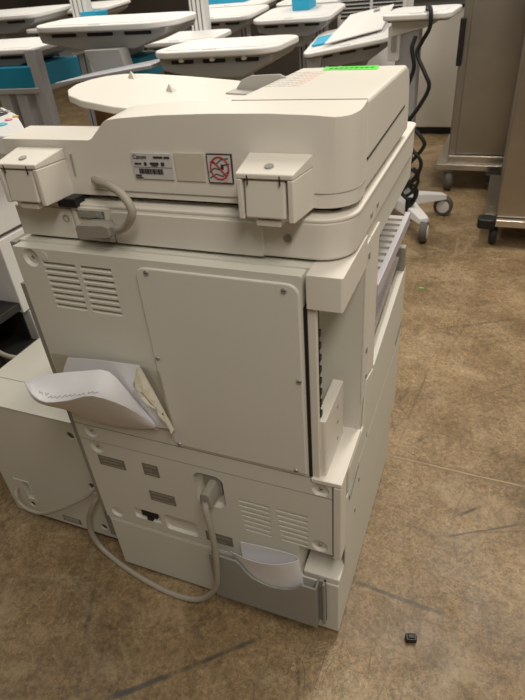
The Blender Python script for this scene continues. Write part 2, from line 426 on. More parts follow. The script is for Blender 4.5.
# corner cap above the hollow, and the column and sill below
b = MB(); b.prism(rrect(-.0475, .004, -.003, .146, [.001, .004, .001, .001]), .832, .8845)
b.build('corner_cap', M['cream'], CP, bevel=.002)
b = MB()
b.prism([(-.0115, .278), (.004, .278), (.004, .481), (-.0115, .481)], -.002, .038, 'y')
b.build('corner_column', M['cream'], CP, bevel=.003)
b = MB(); b.prism([(-.084, .012), (-.0505, .012), (-.0505, -.002), (.0045, -.002), (.0045, .1455), (-.084, .1455)], .4812, .4915)
b.build('hollow_sill', M['cream'], CP, bevel=.002)
b = MB(); b.box(-.0118, -.0085, -.001, .01, .29, .482)
b.build('edge_gap', M['black'], CP)
b = MB(); b.box(-.053, -.0495, .001, .022, .492, .832)
b.build('edge_gap', M['black'], CP)
b = MB(); b.box(-.0495, -.0355, .003, .012, .4915, .832)
b.build('hollow_edge', M['cream'], CP, bevel=.002)
b = MB(); b.box(-.050, -.0375, .0135, .024, .52, .828)
for k in range(9): b.box(-.040, -.0345, .0145, .023, .60 + k * .022, .610 + k * .022)
b.build('connector_strip', M['blackm'], CP)
# small box standing in the hollow
b = MB(); b.prism(rrect(-.045, -.026, .010, .125, [.001, .004, .001, .001]), .491, .617)
hb = b.build('hollow_box', M['cream'], CP, bevel=.002)
for zz in (.515, .555, .59):
    s = MB(); s.lathe((-.026, .085, zz), (1, 0, 0), [(.004, -.001), (.004, .001), (.002, .0015)], 12)
    s.build('screw', M['screw'], hb)

# upper rear panel with louvres
b = MB(); b.prism(rrect(X0 + .002, -.0545, .492, .880, .003), .0, .022, 'y')
up = b.build('rear_panel', M['panel'], CP)
c = MB()
for cx0, cx1 in ((-.503, -.438), (-.428, -.368)):
    for k in range(8):
        z = .858 - k * .0113
        c.prism([(-.001, z), (.009, z - .001), (.009, z - .0035), (-.001, z - .0075)], cx0, cx1, 'x')
c.lathe((-.525, -.001, .862), (0, 1, 0), [(.017, 0), (.013, .007), (.012, .007)], 24)
apply_bool(up, c); add_bevel(up, .0008, 1)
b = MB(); b.prism(rrect(-.322, -.0575, .498, .868, [.018, .004, .018, .018]), -.0035, .003, 'y')
cov = b.build('cover_plate', M['panel'], CP, bevel=.003)
for x, z in ((-.3, .861), (-.079, .858), (-.314, .70), (-.063, .703), (-.076, .505), (-.308, .503)):
    screw((x, -.0035, z), cov)
screw((-.525, .006, .862), up, .003)
s = MB(); s.lathe((-.496, -.001, .868), (0, 1, 0), [(.007, 0), (.007, .0012)], 16); s.build('plug', M['panel'], up)

# lower rear panel with sockets and slots
b = MB()
b.prism([(X0 + .002, .196), (-.0815, .196), (-.0815, .287), (-.0128, .287), (-.0128, .478), (-.052, .478), (-.052, .4895), (X0 + .002, .4895)], .0, .022, 'y')
lo = b.build('lower_rear_panel', M['panel'], CP)
c = MB()
for cx0, cx1, sk in ((-.203, -.137, .003), (-.124, -.060, .003)):
    for k in range(7):
        z = .381 - k * .0143
        c.prism(rrect(cx0 + k * sk * .4, cx1, z - .0045, z + .002, .003), -.002, .006, 'y')
c.prism(rrect(-.296, -.231, .338, .430, .018), -.002, .014, 'y')
c.prism(rrect(-.393, -.314, .216, .264, .008), -.002, .009, 'y')
c.prism(rrect(-.474, -.405, .226, .258, .006), -.002, .007, 'y')
for x, z in ((-.034, .464), (-.038, .305), (-.524, .474), (-.522, .430), (-.526, .222)):
    c.lathe((x, -.001, z), (0, 1, 0), [(.017, 0), (.012, .006), (.011, .006)], 24)
apply_bool(lo, c); add_bevel(lo, .0014, 2)
for x, z in ((-.034, .464), (-.038, .305), (-.524, .474), (-.522, .430)):
    screw((x, .005, z), lo, .004)
b = MB(); b.box(X0 + .001, -.052, .0, .0215, .4898, .4915); b.build('panel_gap', M['greytrim'], CP)
b = MB(); b.box(-.052, -.0125, -.0006, .01, .4475, .4492); b.build('panel_gap', M['greytrim'], CP)
b = MB(); b.box(X0 + .002, -.0125, -.0005, .01, .4478, .4490); b.build('panel_gap', M['greytrim'], CP)
# black socket
b = MB(); b.box(-.455, -.415, .001, .012, .236, .253); b.box(-.442, -.428, -.001, .01, .226, .238)
b.build('black_socket', M['black'], lo, bevel=.001)
# power inlet frame
b = MB(); b.box(-.276, -.238, .004, .016, .372, .430); b.build('power_inlet', M['connector'], lo, bevel=.002)
# stickers on the lower panel
for (x0, x1, z0, z1, n) in ((-.526, -.460, .380, .408, 3), (-.414, -.377, .384, .418, 3), (-.415, -.353, .305, .335, 3), (-.293, -.230, .219, .250, 2)):
    s = MB(); s.box(x0, x1, -.0010, .0, z0, z1)
    for k in range(n):
        zz = z1 - (k + .6) * (z1 - z0) / n
        s.box(x0 + .005, x1 - .005 - .012 * (k % 2), -.0013, -.0005, zz - .0014, zz + .0014, 1)
    s.build('sticker', [M['sticker'], M['greytrim']], lo)
# left side trim, wider lower down
b = MB(); b.box(X0 - .012, X0 + .0015, .012, .4, .845, .882); b.build('side_trim', M['greytrim'], CP, bevel=.001)
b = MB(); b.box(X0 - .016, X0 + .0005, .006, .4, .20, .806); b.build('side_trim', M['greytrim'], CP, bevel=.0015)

# delivery tray inside the bay
b = MB(); b.prism([(-.405, .735), (-.004, .735), (-.004, .742), (-.405, .742)], .25, .605, 'y')
for k in range(11):
    y = .262 + k * .031; b.box(-.40, -.006, y, y + .017, .741, .747)
b.build('delivery_tray', M['slat'], CP)
b = MB(); b.box(-.006, .006, .246, .612, .722, .750); b.build('tray_rail', M['lav'], CP, bevel=.002)
b = MB(); b.box(-.045, .004, .585, .608, .59, .672); b.build('bay_post', M['greytrim'], CP, bevel=.004)
b = MB(); b.prism([(.25, .60), (.58, .645), (.58, .652), (.25, .607)], -.40, -.008, 'x')
b.build('lower_tray', M['lav'], CP, bevel=.001)
b = MB(); b.prism([(.25, .58), (.58, .625), (.58, .70), (.25, .66)], -.006, -.0035, 'x')
b.build('bay_window', M['film'], CP)

# document pocket low on the pedestal
b = MB()
prof = [(-.280, .056), (-.040, .056), (-.040, .196), (-.072, .196), (-.085, .178), (-.105, .164), (-.135, .156), (-.160, .158), (-.182, .167), (-.197, .183), (-.207, .202), (-.216, .210), (-.280, .210)]
b.prism(prof, -.026, -.021, 'y')
b.box(-.280, -.276, -.024, .0, .056, .210); b.box(-.044, -.040, -.024, .0, .056, .196); b.box(-.280, -.040, -.024, .0, .056, .060)
dp = b.build('document_pocket', M['pocket'], CP, bevel=.0012)
b = MB(); b.box(-.040, -.026, -.006, .0, .056, .200); b.box(-.031, -.026, -.014, .0, .056, .200)
b.build('pocket_flange', M['pocket'], dp, bevel=.001)

# scanner unit
b = MB(); b.prism(rrect(X0 + .002, .004, .035, .60, [.012, .05, .02, .012], 8), .8870, .9440)
sc = b.build('scanner_unit', M['cream2'], CP, bevel=.006, seg=3)
b = MB(); b.prism(rrect(X0 + .012, -.006, .045, .59, [.01, .045, .02, .01], 8), .8825, .888)
b.build('scanner_gap', M['dark'], CP)
b = MB(); b.prism(rrect(X0 + .002, .006, .035, .604, [.012, .052, .02, .012], 8), .9405, .9475)
b.build('scanner_rim', M['cream'], sc, bevel=.003)
b = MB(); b.prism(rrect(-.368, -.119, .8885, .9385, [.001, .004, .004, .001]), .031, .037, 'y')
b.prism(rrect(X0 + .004, -.447, .8885, .9385, .001), .033, .037, 'y')
b.build('scanner_back_plate', M['cream2'], CP, bevel=.0015)
for x, z in ((-.458, .922), (-.083, .917)):
    s = MB(); s.lathe((x, .0345, z), (0, -1, 0), [(.0065, -.002), (.0065, .002), (.004, .0025), (.0035, .001)], 18); s.build('scanner_screw', M['screw'], sc)
for yy in (.16, .205):
    b = MB(); b.prism(rrect(yy, yy + .010, .905, .913, .003), .003, .0055, 'x')
    b.build('side_catch', M['greytrim'], sc)
# connector bay on the scanner
b = MB(); b.box(-.440, -.372, .030, .037, .889, .943)
cb = b.build('connector_bay', M['cream'], CP); c = MB(); c.box(-.433, -.380, .02, .0365, .893, .938)
apply_bool(cb, c); add_bevel(cb, .001, 1)
b = MB(); b.box(-.433, -.380, .0352, .0362, .893, .938); b.build('bay_floor', M['dark'], cb)
b = MB(); b.box(-.430, -.384, .030, .036, .927, .9375); b.lathe((-.394, .0305, .932), (0, -1, 0), [(.003, 0), (.003, .002), (.001, .002)], 10); b.build('socket_block', M['connector'], cb, bevel=.001)
b = MB(); b.prism([(-.414, .906), (-.357, .910), (-.353, .914), (-.353, .927), (-.362, .930), (-.408, .928), (-.414, .923)], -.002, .020, 'y')
b.prism([(-.408, .908), (-.366, .910), (-.366, .927), (-.408, .925)], .02, .035, 'y')
b.box(-.354, -.340, .004, .016, .914, .927)
b.build('interface_plug', M['connector'], CP, bevel=.0015)
path = spline([(-.348, .010, .920), (-.326, .004, .928), (-.308, -.004, .944), (-.300, -.006, .958), (-.306, -.004, .972), (-.322, .004, .981), (-.350, .020, .984), (-.378, .036, .982), (-.402, .056, .980)], 7)
b = MB(); b.tube(path, .0062, 12); b.build('interface_cable', M['cable'], CP)

# document feeder on top: rear housing
b = MB()
prof = [(X0 + .001, .957), (.003, .957), (.003, 1.0685), (-.05, 1.0725), (-.11, 1.0745), (-.19, 1.0745), (-.27, 1.0725), (-.335, 1.0685), (-.356, 1.066), (-.362, 1.063), (-.389, 1.040), (-.395, 1.038), (X0 + .001, 1.038)]
n = len(prof)
vs = [(x, .050 + (.004 if z > 1.0 else 0), z) for x, z in prof] + [(x, .122, 1.0775 if (z > 1.068 and x > -.3) else z + (.0045 if z > 1.0 else 0)) for x, z in prof]
b.add(vs, [tuple(range(n - 1, -1, -1)), tuple(range(n, 2 * n))] + [(i, (i + 1) % n, (i + 1) % n + n, i + n) for i in range(n)])
fr = b.build('feeder_rear_cover', M['cream'], CP, angle=25)
# round its right vertical corner
c = MB()
arc = [(.02, .04), (-.042, .04)] + [(-.042 + .045 * math.cos(R(a)), .0955 + .0455 * math.sin(R(a))) for a in range(270, 361, 9)] + [(.02, .0955)]
c.prism(arc, .94, 1.2)
apply_bool(fr, c); add_bevel(fr, .0065, 4)
# seams of the rear cover
b = MB(); b.box(-.402, -.135, .0492, .06, .9655, .9668)
b.tube([(-.048, .0498, .977)] + [(-.042 + .0452 * math.cos(R(a)), .0955 + .0457 * math.sin(R(a)), .977) for a in range(270, 361, 9)] + [(.0032, .120, .977)], .0007, 5)
b.build('cover_seam', M['greytrim'], CP)
b = MB(); b.box(-.4325, -.4312, .0492, .06, .985, 1.018); b.build('cover_seam', M['greytrim'], CP)
b = MB(); b.box(-.19, .0020, .1247, .1262, 1.06, 1.0778); b.build('cover_seam', M['greytrim'], CP)
# feeder head (right), hopper lid, platen lid
b = MB(); b.prism([(.1245, .958), (.485, .958), (.488, .99), (.474, 1.050), (.455, 1.068), (.435, 1.0745), (.1255, 1.0775)], -.190, .003, 'x')
fh = b.build('feeder_head', M['cream'], CP, bevel=.006, seg=3)
b = MB(); b.prism([(.128, 1.000), (.43, 1.009), (.43, 1.0125), (.128, 1.0035)], .002, .0038, 'x'); b.build('head_slit', M['dark'], fh)
b = MB(); b.box(X0 + .004, -.174, .1245, .585, .950, .972); b.build('platen_lid', M['cream'], CP, bevel=.006, seg=3)
b = MB(); b.prism(rrect(X0 + .03, -.02, .07, .57, .01), .945, .958); b.build('lid_gap', M['dark'], CP)
# feeder tray: rounded plate on a rising slope
def tray_z(x): return 1.052 + max(0, (-.20 - x)) * .085
out = [(-.175, .128), (-.30, .128), (-.40, .134), (-.47, .152), (-.515, .178), (-.545, .215), (-.562, .26), (-.567, .31), (-.560, .355), (-.54, .39), (-.50, .408), (-.42, .415), (-.32, .412), (-.24, .402), (-.175, .396)]
b = MB(); n = len(out)
vs = [(x, y, tray_z(x)) for x, y in out] + [(x, y, tray_z(x) - .012) for x, y in out]
b.add(vs, [tuple(range(n)), tuple(range(2 * n - 1, n - 1, -1))] + [(i, (i + 1) % n, (i + 1) % n + n, i + n) for i in range(n)])
dt = b.build('document_tray', M['cream'], CP, bevel=.003)
for (x, y) in ((-.50, .352), (-.372, .27)):
    s = MB(); z = tray_z(x) - .001
    s.add([(x - .009, y - .003, z), (x + .008, y - .007, z), (x + .010, y + .007, z), (x - .007, y + .009, z), (x - .001, y, z + .0135)], [(0, 1, 2, 3), (0, 1, 4), (1, 2, 4), (2, 3, 4), (3, 0, 4)])
    s.build('tray_nub', M['cream2'], dt)
# grey side guide
b = MB(); b.prism([(-.272, 1.058), (-.185, 1.055), (-.172, 1.074), (-.188, 1.082), (-.240, 1.081), (-.258, 1.075)], .318, .323, 'y')
b.prism([(-.275, 1.056), (-.192, 1.052), (-.192, 1.056), (-.275, 1.061)], .285, .323, 'y')
b.build('side_guide', M['slat'], dt, bevel=.001)
b = MB(); b.prism([(-.24, 1.0575), (-.20, 1.056), (-.20, 1.068), (-.24, 1.063)], .125, .135, 'y'); b.build('tray_edge_guide', M['slat'], dt, bevel=.001)
# printed instructions and a green label on the feeder head
b = MB()
for col in range(8):
    for row in range(9):
        x = -.184 + col * .0075; y = .235 + row * .018
        b.box(x, x + .0058, y, y + .0035 + .003 * ((row * 3 + col) % 3 == 0), 1.0740 , 1.0771 - (y - .2) * .0098, 0 if col < 5 else 1)
b.build('instruction_print', [M['greytext'], M['redtext']], fh)
b = MB(); b.prism([(-.137, .398), (-.040, .390), (-.045, .433), (-.142, .433)], 1.0735, 1.0758)
gl = b.build('green_label', M['green'], fh)
b = MB()
for k in range(9):
    x = -.128 + k * .0090; b.box(x, x + .006, .406, .418, 1.0754, 1.0761)
b.build('label_print', M['greenink'], gl)

# hinges: a housing with a hinged flap in front
def hinge(dx):
    b = MB()
    # side cheeks and sloping hood
    pl = [(-.134, -.007), (-.058, -.007), (-.050, .052), (-.138, .052)]
    b.add([(x + dx, y, 1.0105) for x, y in pl] + [(x + dx, y, 1.0175 + (y + .007) * .17) for x, y in pl], [(3, 2, 1, 0), (4, 5, 6, 7), (0, 1, 5, 4), (1, 2, 6, 5), (2, 3, 7, 6), (3, 0, 4, 7)])
    b.prism([(-.134 + dx, -.007), (-.126 + dx, -.007), (-.126 + dx, .054), (-.134 + dx, .054)], .958, 1.0106)
    b.prism([(-.066 + dx, -.007), (-.058 + dx, -.007), (-.050 + dx, .052), (-.066 + dx, .052)], .956, 1.0106)
    b.box(-.128 + dx, -.064 + dx, .02, .05, .955, 1.012)
    h = b.build('hinge', M['cream'], CP, bevel=.002)
    s = MB(); s.prism([(-.0045, 1.009), (.012, 1.009), (.012, .958), (-.009, .961)], -.1235 + dx, -.069 + dx, 'x')
    s.build('hinge_flap', M['cream2'], h, bevel=.003, seg=3)
    s = MB(); s.box(-.112 + dx, -.078 + dx, -.004, .03, .949, .958); s.build('hinge_tab', M['cream'], h, bevel=.0015)
    s = MB(); s.lathe((-.095 + dx, .012, 1.0215), (0, -.19, 1), [(.006, -.002), (.006, .0012), (.003, .0012)], 14)
    s.build('hinge_plug', M['greytrim'], h)
    for xx in (-.118, -.075):
        s = MB(); s.box(xx - .0007 + dx, xx + .0007 + dx, -.0080, -.006, 1.004, 1.0155)
        s.build('hinge_slot', M['dark'], h)
hinge(0.0); hinge(-.393)
b = MB(); b.box(-.46, -.425, .025, .05, .943, .958); b.build('hinge_bracket', M['black'], CP, bevel=.002)

# rating label, faded label and warning label on the rear cover
b = MB(); b.box(-.3215, -.2565, .0488, .052, .9868, 1.0228)
rl = b.build('rating_label', M['stickerw'], CP)
text_mesh('brand_print', 'Canon', .0085, (-.3195, .0485, 1.0152), BACKROT, M['dark'], rl)
b = MB()
yf = .0480
for k in range(26):
    x = -.312 + k * .00155; wd = random.choice((.0005, .0009, .0012)); b.box(x, x + wd, yf, .049, .9940, 1.0015)
for (x0, x1, z0, z1) in ((-.285, -.270, 1.0165, 1.019), (-.268, -.259, 1.0165, 1.019), (-.318, -.312, 1.007, 1.0095), (-.311, -.307, 1.007, 1.0095), (-.302, -.298, 1.006, 1.0105), (-.292, -.278, 1.0075, 1.0105), (-.29, -.28, 1.0055, 1.0065), (-.274, -.269, 1.006, 1.011), (-.3195, -.31, .9905, .9925), (-.3195, -.308, .988, .9892)):
    b.box(x0, x1, yf, .049, z0, z1)
b.box(-.3205, -.2575, yf + .0004, .049, 1.0033, 1.0037)
b.build('label_print', M['dark'], rl)
b = MB(); b.box(-.2515, -.2065, .0493, .052, .986, 1.0245); b.build('faded_label', M['stickeri'], CP)
b = MB(); b.box(-.201, -.1635, .0488, .052, .985, 1.0245); b.box(-.1995, -.165, .0485, .05, .9865, 1.023, 1)
wl = b.build('warning_label', [M['dark'], M['stickerw']], CP)
b = MB()
cx, cz = -.182, 1.006
ring = [(cx + .0135 * math.cos(R(a)), .0481, cz + .0150 * math.sin(R(a))) for a in range(0, 361, 12)]
b.tube(ring, .0011, 6); b.tube([(cx - .0095, .0481, cz + .0105), (cx + .0095, .0481, cz - .0105)], .0011, 6)
b.build('prohibition_sign', M['red'], wl)
b = MB()
for q in ([(-.198, 1.000), (-.190, 1.006), (-.183, 1.004), (-.176, 1.010), (-.167, 1.012)], [(-.198, .992), (-.188, .998), (-.178, .995), (-.168, 1.003)], [(-.196, 1.014), (-.186, 1.012), (-.178, 1.018), (-.168, 1.019)]):
    b.tube([(x, .0484, z) for x, z in q], .0008, 5)
b.box(-.180, -.176, .0482, .05, 1.004, 1.011)
b.build('hand_drawing', M['dark'], wl)
b = MB(); b.prism([(-.178, .9875), (-.172, .9875), (-.170, .995), (-.176, .997)], .0480, .05, 'y'); b.build('warning_mark', M['redtext'], wl)

# clear document pouch on the upper rear panel
b = MB()
b.grid([[(-.552, -.004, .668), (-.46, -.0045, .670), (-.36, -.004, .676), (-.316, -.0045, .672)],
        [(-.556, -.005, .60), (-.46, -.006, .60), (-.36, -.005, .61), (-.314, -.005, .60)],
        [(-.556, -.005, .535), (-.46, -.006, .53), (-.36, -.005, .535), (-.312, -.005, .53)]])
pouch = b.build('document_pouch', M['film'], CP, solid=.0006)

# ------------------------------------------------------------------ papers in the upper pouch
def ruled(A, B, n=18, m=9, sag=0.0, sagdir=(0, 0, -1)):
    A = spline(A, 6); B = spline(B, 6)
    def samp(C, t):
        f = t * (len(C) - 1); i = min(int(f), len(C) - 2); return C[i].lerp(C[i + 1], f - i)
    rows = []
    for j in range(m + 1):
        v = j / m; rows.append([samp(A, k / n).lerp(samp(B, k / n), v) + Vector(sagdir) * (sag * 4 * v * (1 - v)) for k in range(n + 1)])
    return rows
t = thing('paper_sheaf', 'curled white paper sheaf spilling from the pouch on the upper back of the photocopier', 'papers', (-.42, -.02, .535))
T0 = Vector(t.location)
def rel(rows): return [[p - T0 for p in r_] for r_ in rows]
U = [(-0.554, -0.075, 0.654), (-0.539, -0.060, 0.657), (-0.505, -0.045, 0.660), (-0.456, -0.032, 0.665), (-0.408, -0.024, 0.667), (-0.379, -0.016, 0.610), (-0.348, -0.010, 0.551)]
F = [(-0.553, -0.077, 0.654), (-0.530, -0.092, 0.643), (-0.494, -0.100, 0.639), (-0.437, -0.100, 0.657), (-0.389, -0.095, 0.673), (-0.359, -0.060, 0.628), (-0.346, -0.014, 0.550)]
Bt = [(-0.554, -0.075, 0.650), (-0.534, -0.085, 0.625), (-0.524, -0.070, 0.601), (-0.512, -0.042, 0.566), (-0.473, -0.022, 0.532), (-0.406, -0.014, 0.527), (-0.346, -0.008, 0.535)]
b = MB(); b.grid(rel(ruled(U, F, sag=.010, sagdir=(0, .2, -1)))); b.build('inner_sheet', M['paper'], t, solid=.0008, angle=60)
b = MB(); b.grid(rel(ruled(F, Bt, sag=.004, sagdir=(0, -1, -.2)))); b.build('outer_sheet', M['paper'], t, solid=.0008, angle=60)
# pencil writing on the inner sheet
rows = ruled(U, F, 60, 20, sag=.010, sagdir=(0, .2, -1)); b = MB()
for k0, k1, j in ((12, 15, 12), (16, 18, 12), (19, 24, 14), (25, 30, 14), (31, 35, 15), (36, 40, 15)):
    pts = []
    for k in range(k0, k1 + 1):
        p = rows[j + (k % 2) * 2][k]; pts.append(p + Vector((0, -.0004, .0012)) - T0)
    b.tube(pts, .0007, 5)
b.build('pencil_writing', M['ink'], t)
b = MB()
b.grid([[Vector(p) - T0 for p in r_] for r_ in (
    [(-0.510, -0.007, 0.668), (-0.436, -0.008, 0.676), (-0.354, -0.007, 0.680)],
    [(-0.527, -0.009, 0.641), (-0.433, -0.012, 0.646), (-0.337, -0.008, 0.634)],
    [(-0.550, -0.009, 0.596), (-0.424, -0.012, 0.590), (-0.321, -0.007, 0.577)],
    [(-0.536, -0.007, 0.540), (-0.421, -0.008, 0.528), (-0.313, -0.006, 0.541)])])
b.build('back_sheet', M['paper'], t, solid=.0006, angle=60)
# crumpled plastic bag tucked in at the right of the sheaf
random.seed(3)
rows = []
LE = spline([(-0.351, -0.012, 0.680), (-0.368, -0.016, 0.638), (-0.345, -0.016, 0.614), (-0.322, -0.014, 0.589), (-0.308, -0.010, 0.546)], 3)
RE = spline([(-0.350, -0.009, 0.680), (-0.341, -0.009, 0.652), (-0.331, -0.009, 0.620), (-0.320, -0.009, 0.586), (-0.308, -0.008, 0.545)], 3)
for a, e in zip(LE, RE):
    rows.append([a.lerp(e, k / 5) + Vector((0, -.004 - random.random() * .010, random.uniform(-.003, .003))) * (1 if 0 < k < 5 else .2) for k in range(6)])
b = MB(); b.grid(rows)
o = b.build('plastic_wrapper', mat('milky_plastic', srgb(214, 206, 188), 0.3, noise=0.04), None, solid=.0006, angle=20)
tag(o, 'crumpled milky plastic wrapper tucked beside the curled white papers', 'wrapper')

# papers in the lower pocket
t = thing('paper_booklet', 'folded white paper booklet standing in the grey pocket near the floor', 'papers', (-.14, -.012, .06))
T0 = Vector(t.location)
A = [(-.208, -.0075, .257), (-.19, -.007, .2575), (-.17, -.006, .259), (-.12, -.006, .262), (-.088, -.008, .264), (-.078, -.013, .264)]
Bm = [(-.206, -.0075, .09), (-.19, -.006, .09), (-.17, -.005, .09), (-.12, -.006, .09), (-.085, -.008, .09), (-.072, -.012, .09)]
b = MB(); b.grid(rel(ruled(A, Bm))); b.build('back_leaf', M['paper'], t, solid=.0008, angle=60)
A = [(-.231, -.013, .222), (-.215, -.019, .226), (-.187, -.026, .232), (-.15, -.031, .242), (-.115, -.030, .253), (-.088, -.022, .262), (-.077, -.014, .264)]
Bm = [(-.215, -.014, .11), (-.205, -.015, .10), (-.18, -.016, .09), (-.15, -.0165, .09), (-.11, -.0165, .09), (-.08, -.016, .09), (-.066, -.013, .09)]
b = MB(); b.grid(rel(ruled(A, Bm, sag=.0035, sagdir=(0, 1, 0)))); b.build('front_leaf', M['paper'], t, solid=.0008, angle=60)

# ------------------------------------------------------------------ cords
def cord(name, pts, label, r=.0058, m='cable'):
    t = thing(name, label, 'cord', pts[-1] if False else (0, 0, 0))
    b = MB(); b.tube(spline(pts, 8), r, 10); b.build('cable', M[m], t); return t
t = cord('power_cord', [(-.256, -.034, .392), (-.252, -.042, .372), (-.248, -.044, .33), (-.249, -.042, .27), (-.254, -.040, .20), (-.266, -.037, .12), (-.294, -.036, .062), (-.337, -.036, .022), (-.40, -.034, .008), (-.47, -.026, .0075), (-.54, -.012, .0075), (-.60, .004, .010), (-.638, .012, .030), (-.652, .013, .075), (-.645, .014, .13), (-.622, .014, .18), (-.602, .020, .215), (-.592, .034, .222)],
         'thick grey power cord plugged into the photocopier and trailing over the floor', .0066)
b = MB(); b.prism([(-.266, .376), (-.242, .376), (-.242, .404), (-.247, .416), (-.261, .416), (-.266, .404)], -.036, .006, 'y')
b.build('plug', M['connector'], t, bevel=.004)
b = MB(); b.box(-.2675, -.2645, -.032, -.016, .382, .396); b.build('plug_contact', M['black'], t)
cord('network_cord', [(-.586, .034, .246), (-0.596, 0.020, 0.254), (-0.628, 0.010, 0.222), (-0.713, 0.000, 0.162), (-0.786, 0.000, 0.119), (-0.833, 0.000, 0.117), (-0.862, 0.004, 0.130), (-0.871, 0.012, 0.149), (-0.884, 0.030, 0.148)],
'thin grey cord looping across the back of the side paper deck', .0050)

# ------------------------------------------------------------------ side paper deck
D = thing('paper_deck', 'low white side paper deck standing left of the photocopier', 'paper deck', (-.775, .3, 0))
dx, dy = -.775, .3
def dbox(mb, x0, x1, y0, y1, z0, z1, mi=0): return mb.box(x0 - dx, x1 - dx, y0 - dy, y1 - dy, z0, z1, mi)
b = MB(); b.prism([(-.945 - dx, .045 - dy), (-.602 - dx, .045 - dy), (-.602 - dx, .55 - dy), (-.945 - dx, .55 - dy)], .03, .4335)
dk = b.build('housing', M['panel'], D)
c = MB()
for (x, z, r_) in ((-.640, .389, .010), (-.628, .222, .012), (-.874, .071, .009), (-.639, .066, .009)):
    c.lathe((x - dx, .040 - dy, z), (0, 1, 0), [(r_, 0), (r_, .02)], 20)
c.prism(rrect(-.877 - dx, -.856 - dx, .096, .160, .002), .040 - dy, .058 - dy, 'y')
apply_bool(dk, c); add_bevel(dk, .003, 2)
for (x, z, r_) in ((-.640, .389, .0098), (-.628, .222, .0118), (-.874, .071, .0088), (-.639, .066, .0088)):
    b = MB(); b.lathe((x - dx, .0485 - dy, z), (0, 1, 0), [(r_, 0), (r_, .008)], 20); b.build('hole_shade', M['rubber'], D)  # dark disc paints the shade inside each shallow hole
b = MB(); dbox(b, -.905, -.853, .0435, .046, .085, .166); gp = b.build('grip_plate', M['panel'], D)
c = MB(); c.prism(rrect(-.877 - dx, -.856 - dx, .096, .160, .002), .040 - dy, .058 - dy, 'y'); apply_bool(gp, c); add_bevel(gp, .0008, 1)
b = MB(); dbox(b, -.935, -.61, .043, .0455, .433, .4345); dbox(b, -.944, -.603, .136, .1375, .4325, .4342, 1)
b.build('top_seam', [M['panel'], M['greytrim']], D)
b = MB(); dbox(b, -.775, -.716, .0440, .046, .044, .064)
for k in range(3): dbox(b, -.77, -.722, .0436, .046, .048 + k * .0055, .0505 + k * .0055, 1)
b.build('sticker', [M['sticker'], M['greytext']], D)
b = MB(); dbox(b, -.93, -.62, .06, .54, .0, .031); b.build('base', M['black'], D)  # black block fills the floor clearance in place of its shadow
b = MB(); dbox(b, -.612, -.595, .036, .046, .06, .43); b.build('side_rail', M['greytrim'], D, bevel=.001)
b = MB(); dbox(b, -.640, -.612, .040, .046, .085, .205); b.build('latch_plate', M['panel'], D, bevel=.001)

# ------------------------------------------------------------------ neighbouring machine, far left
N = thing('printer_cabinet', 'tall white and black office machine behind the paper deck at the left edge', 'printer', (-1.35, .62, 0))
nx, ny = -1.35, .62
def nbox(mb, x0, x1, y0, y1, z0, z1, mi=0): return mb.box(x0 - nx, x1 - nx, y0 - ny, y1 - ny, z0, z1, mi)
XN = -1.0
b = MB(); nbox(b, -1.7, XN - .03, .36, .56, .0, .72); b.build('inner_frame', M['blackm'], N)
b = MB(); b.prism([(.26 - ny, .715), (.53 - ny, .715), (.53 - ny, .925), (.26 - ny, .925)], -1.7 - nx, XN - nx, 'x'); b.build('upper_cover', M['cartw'], N, bevel=.004)
b = MB(); b.prism([(.345 - ny, .49), (.56 - ny, .49), (.56 - ny, .705), (.345 - ny, .705)], XN - .10 - nx, XN - nx, 'x'); b.build('side_cover', M['cartw'], N, bevel=.003)
b = MB(); b.prism([(.365 - ny, .375), (.56 - ny, .375), (.56 - ny, .485), (.365 - ny, .485)], XN - .10 - nx, XN - nx, 'x'); b.build('side_cover', M['cartw'], N, bevel=.003)
b = MB(); b.prism([(.365 - ny, .02), (.56 - ny, .02), (.56 - ny, .37), (.365 - ny, .37)], XN - .10 - nx, XN - nx, 'x'); b.build('side_cover', M['cartw'], N, bevel=.003)
for z in (.24, .37, .50):
    b = MB(); nbox(b, -1.7, XN - .005, .22, .36, z, z + .022); nbox(b, -1.7, XN - .005, .22, .235, z, z + .05); b.build('frame_shelf', M['blackm'], N, bevel=.002)
b = MB(); b.tube([Vector(p) - Vector((nx, ny, 0)) for p in spline([(-1.015, .20, .56), (-1.02, .21, .48), (-1.0, .235, .42), (-.985, .28, .385), (-.985, .35, .37)], 8)], .007, 10); b.build('hose', M['cable'], N)
# control panel on its top
b = MB(); b.prism([(x - nx, y - ny) for x, y in ((-1.5, .42), (-.945, .42), (-.915, .47), (-1.043, .59), (-1.13, .67), (-1.26, .76), (-1.5, .76))], .905, .95)
kp = b.build('control_panel', M['cartw'], N, bevel=.006, seg=3)
def kz(y): return .951
def key(x, y, r_, m_):
    s = MB(); s.lathe((x - nx, y - ny, kz(y) - .002), (0, 0, 1), [(r_, 0), (r_, .004), (r_ * .8, .005)], 16); s.build('button', M[m_], kp)
key(-1.055, .528, .019, 'cup'); key(-1.078, .585, .010, 'pink'); key(-1.09, .625, .008, 'yellow')
b = MB(); b.add([(x - nx, y - ny, kz(y)) for x, y in ((-1.46, .62), (-1.15, .62), (-1.16, .67), (-1.25, .735), (-1.46, .735))], [(0, 1, 2, 3, 4)])
b.build('display', M['black'], kp, solid=.002)
b = MB()
for i in range(4):
    for j in range(3):
        x, y = -1.19 - i * .03, .632 + j * .026; b.add([(xx - nx, yy - ny, kz(yy) + .003) for xx, yy in ((x, y), (x + .018, y), (x + .018, y + .014), (x, y + .014))], [(0, 1, 2, 3)])
b.build('display_keys', M['cartg'], kp, solid=.001)

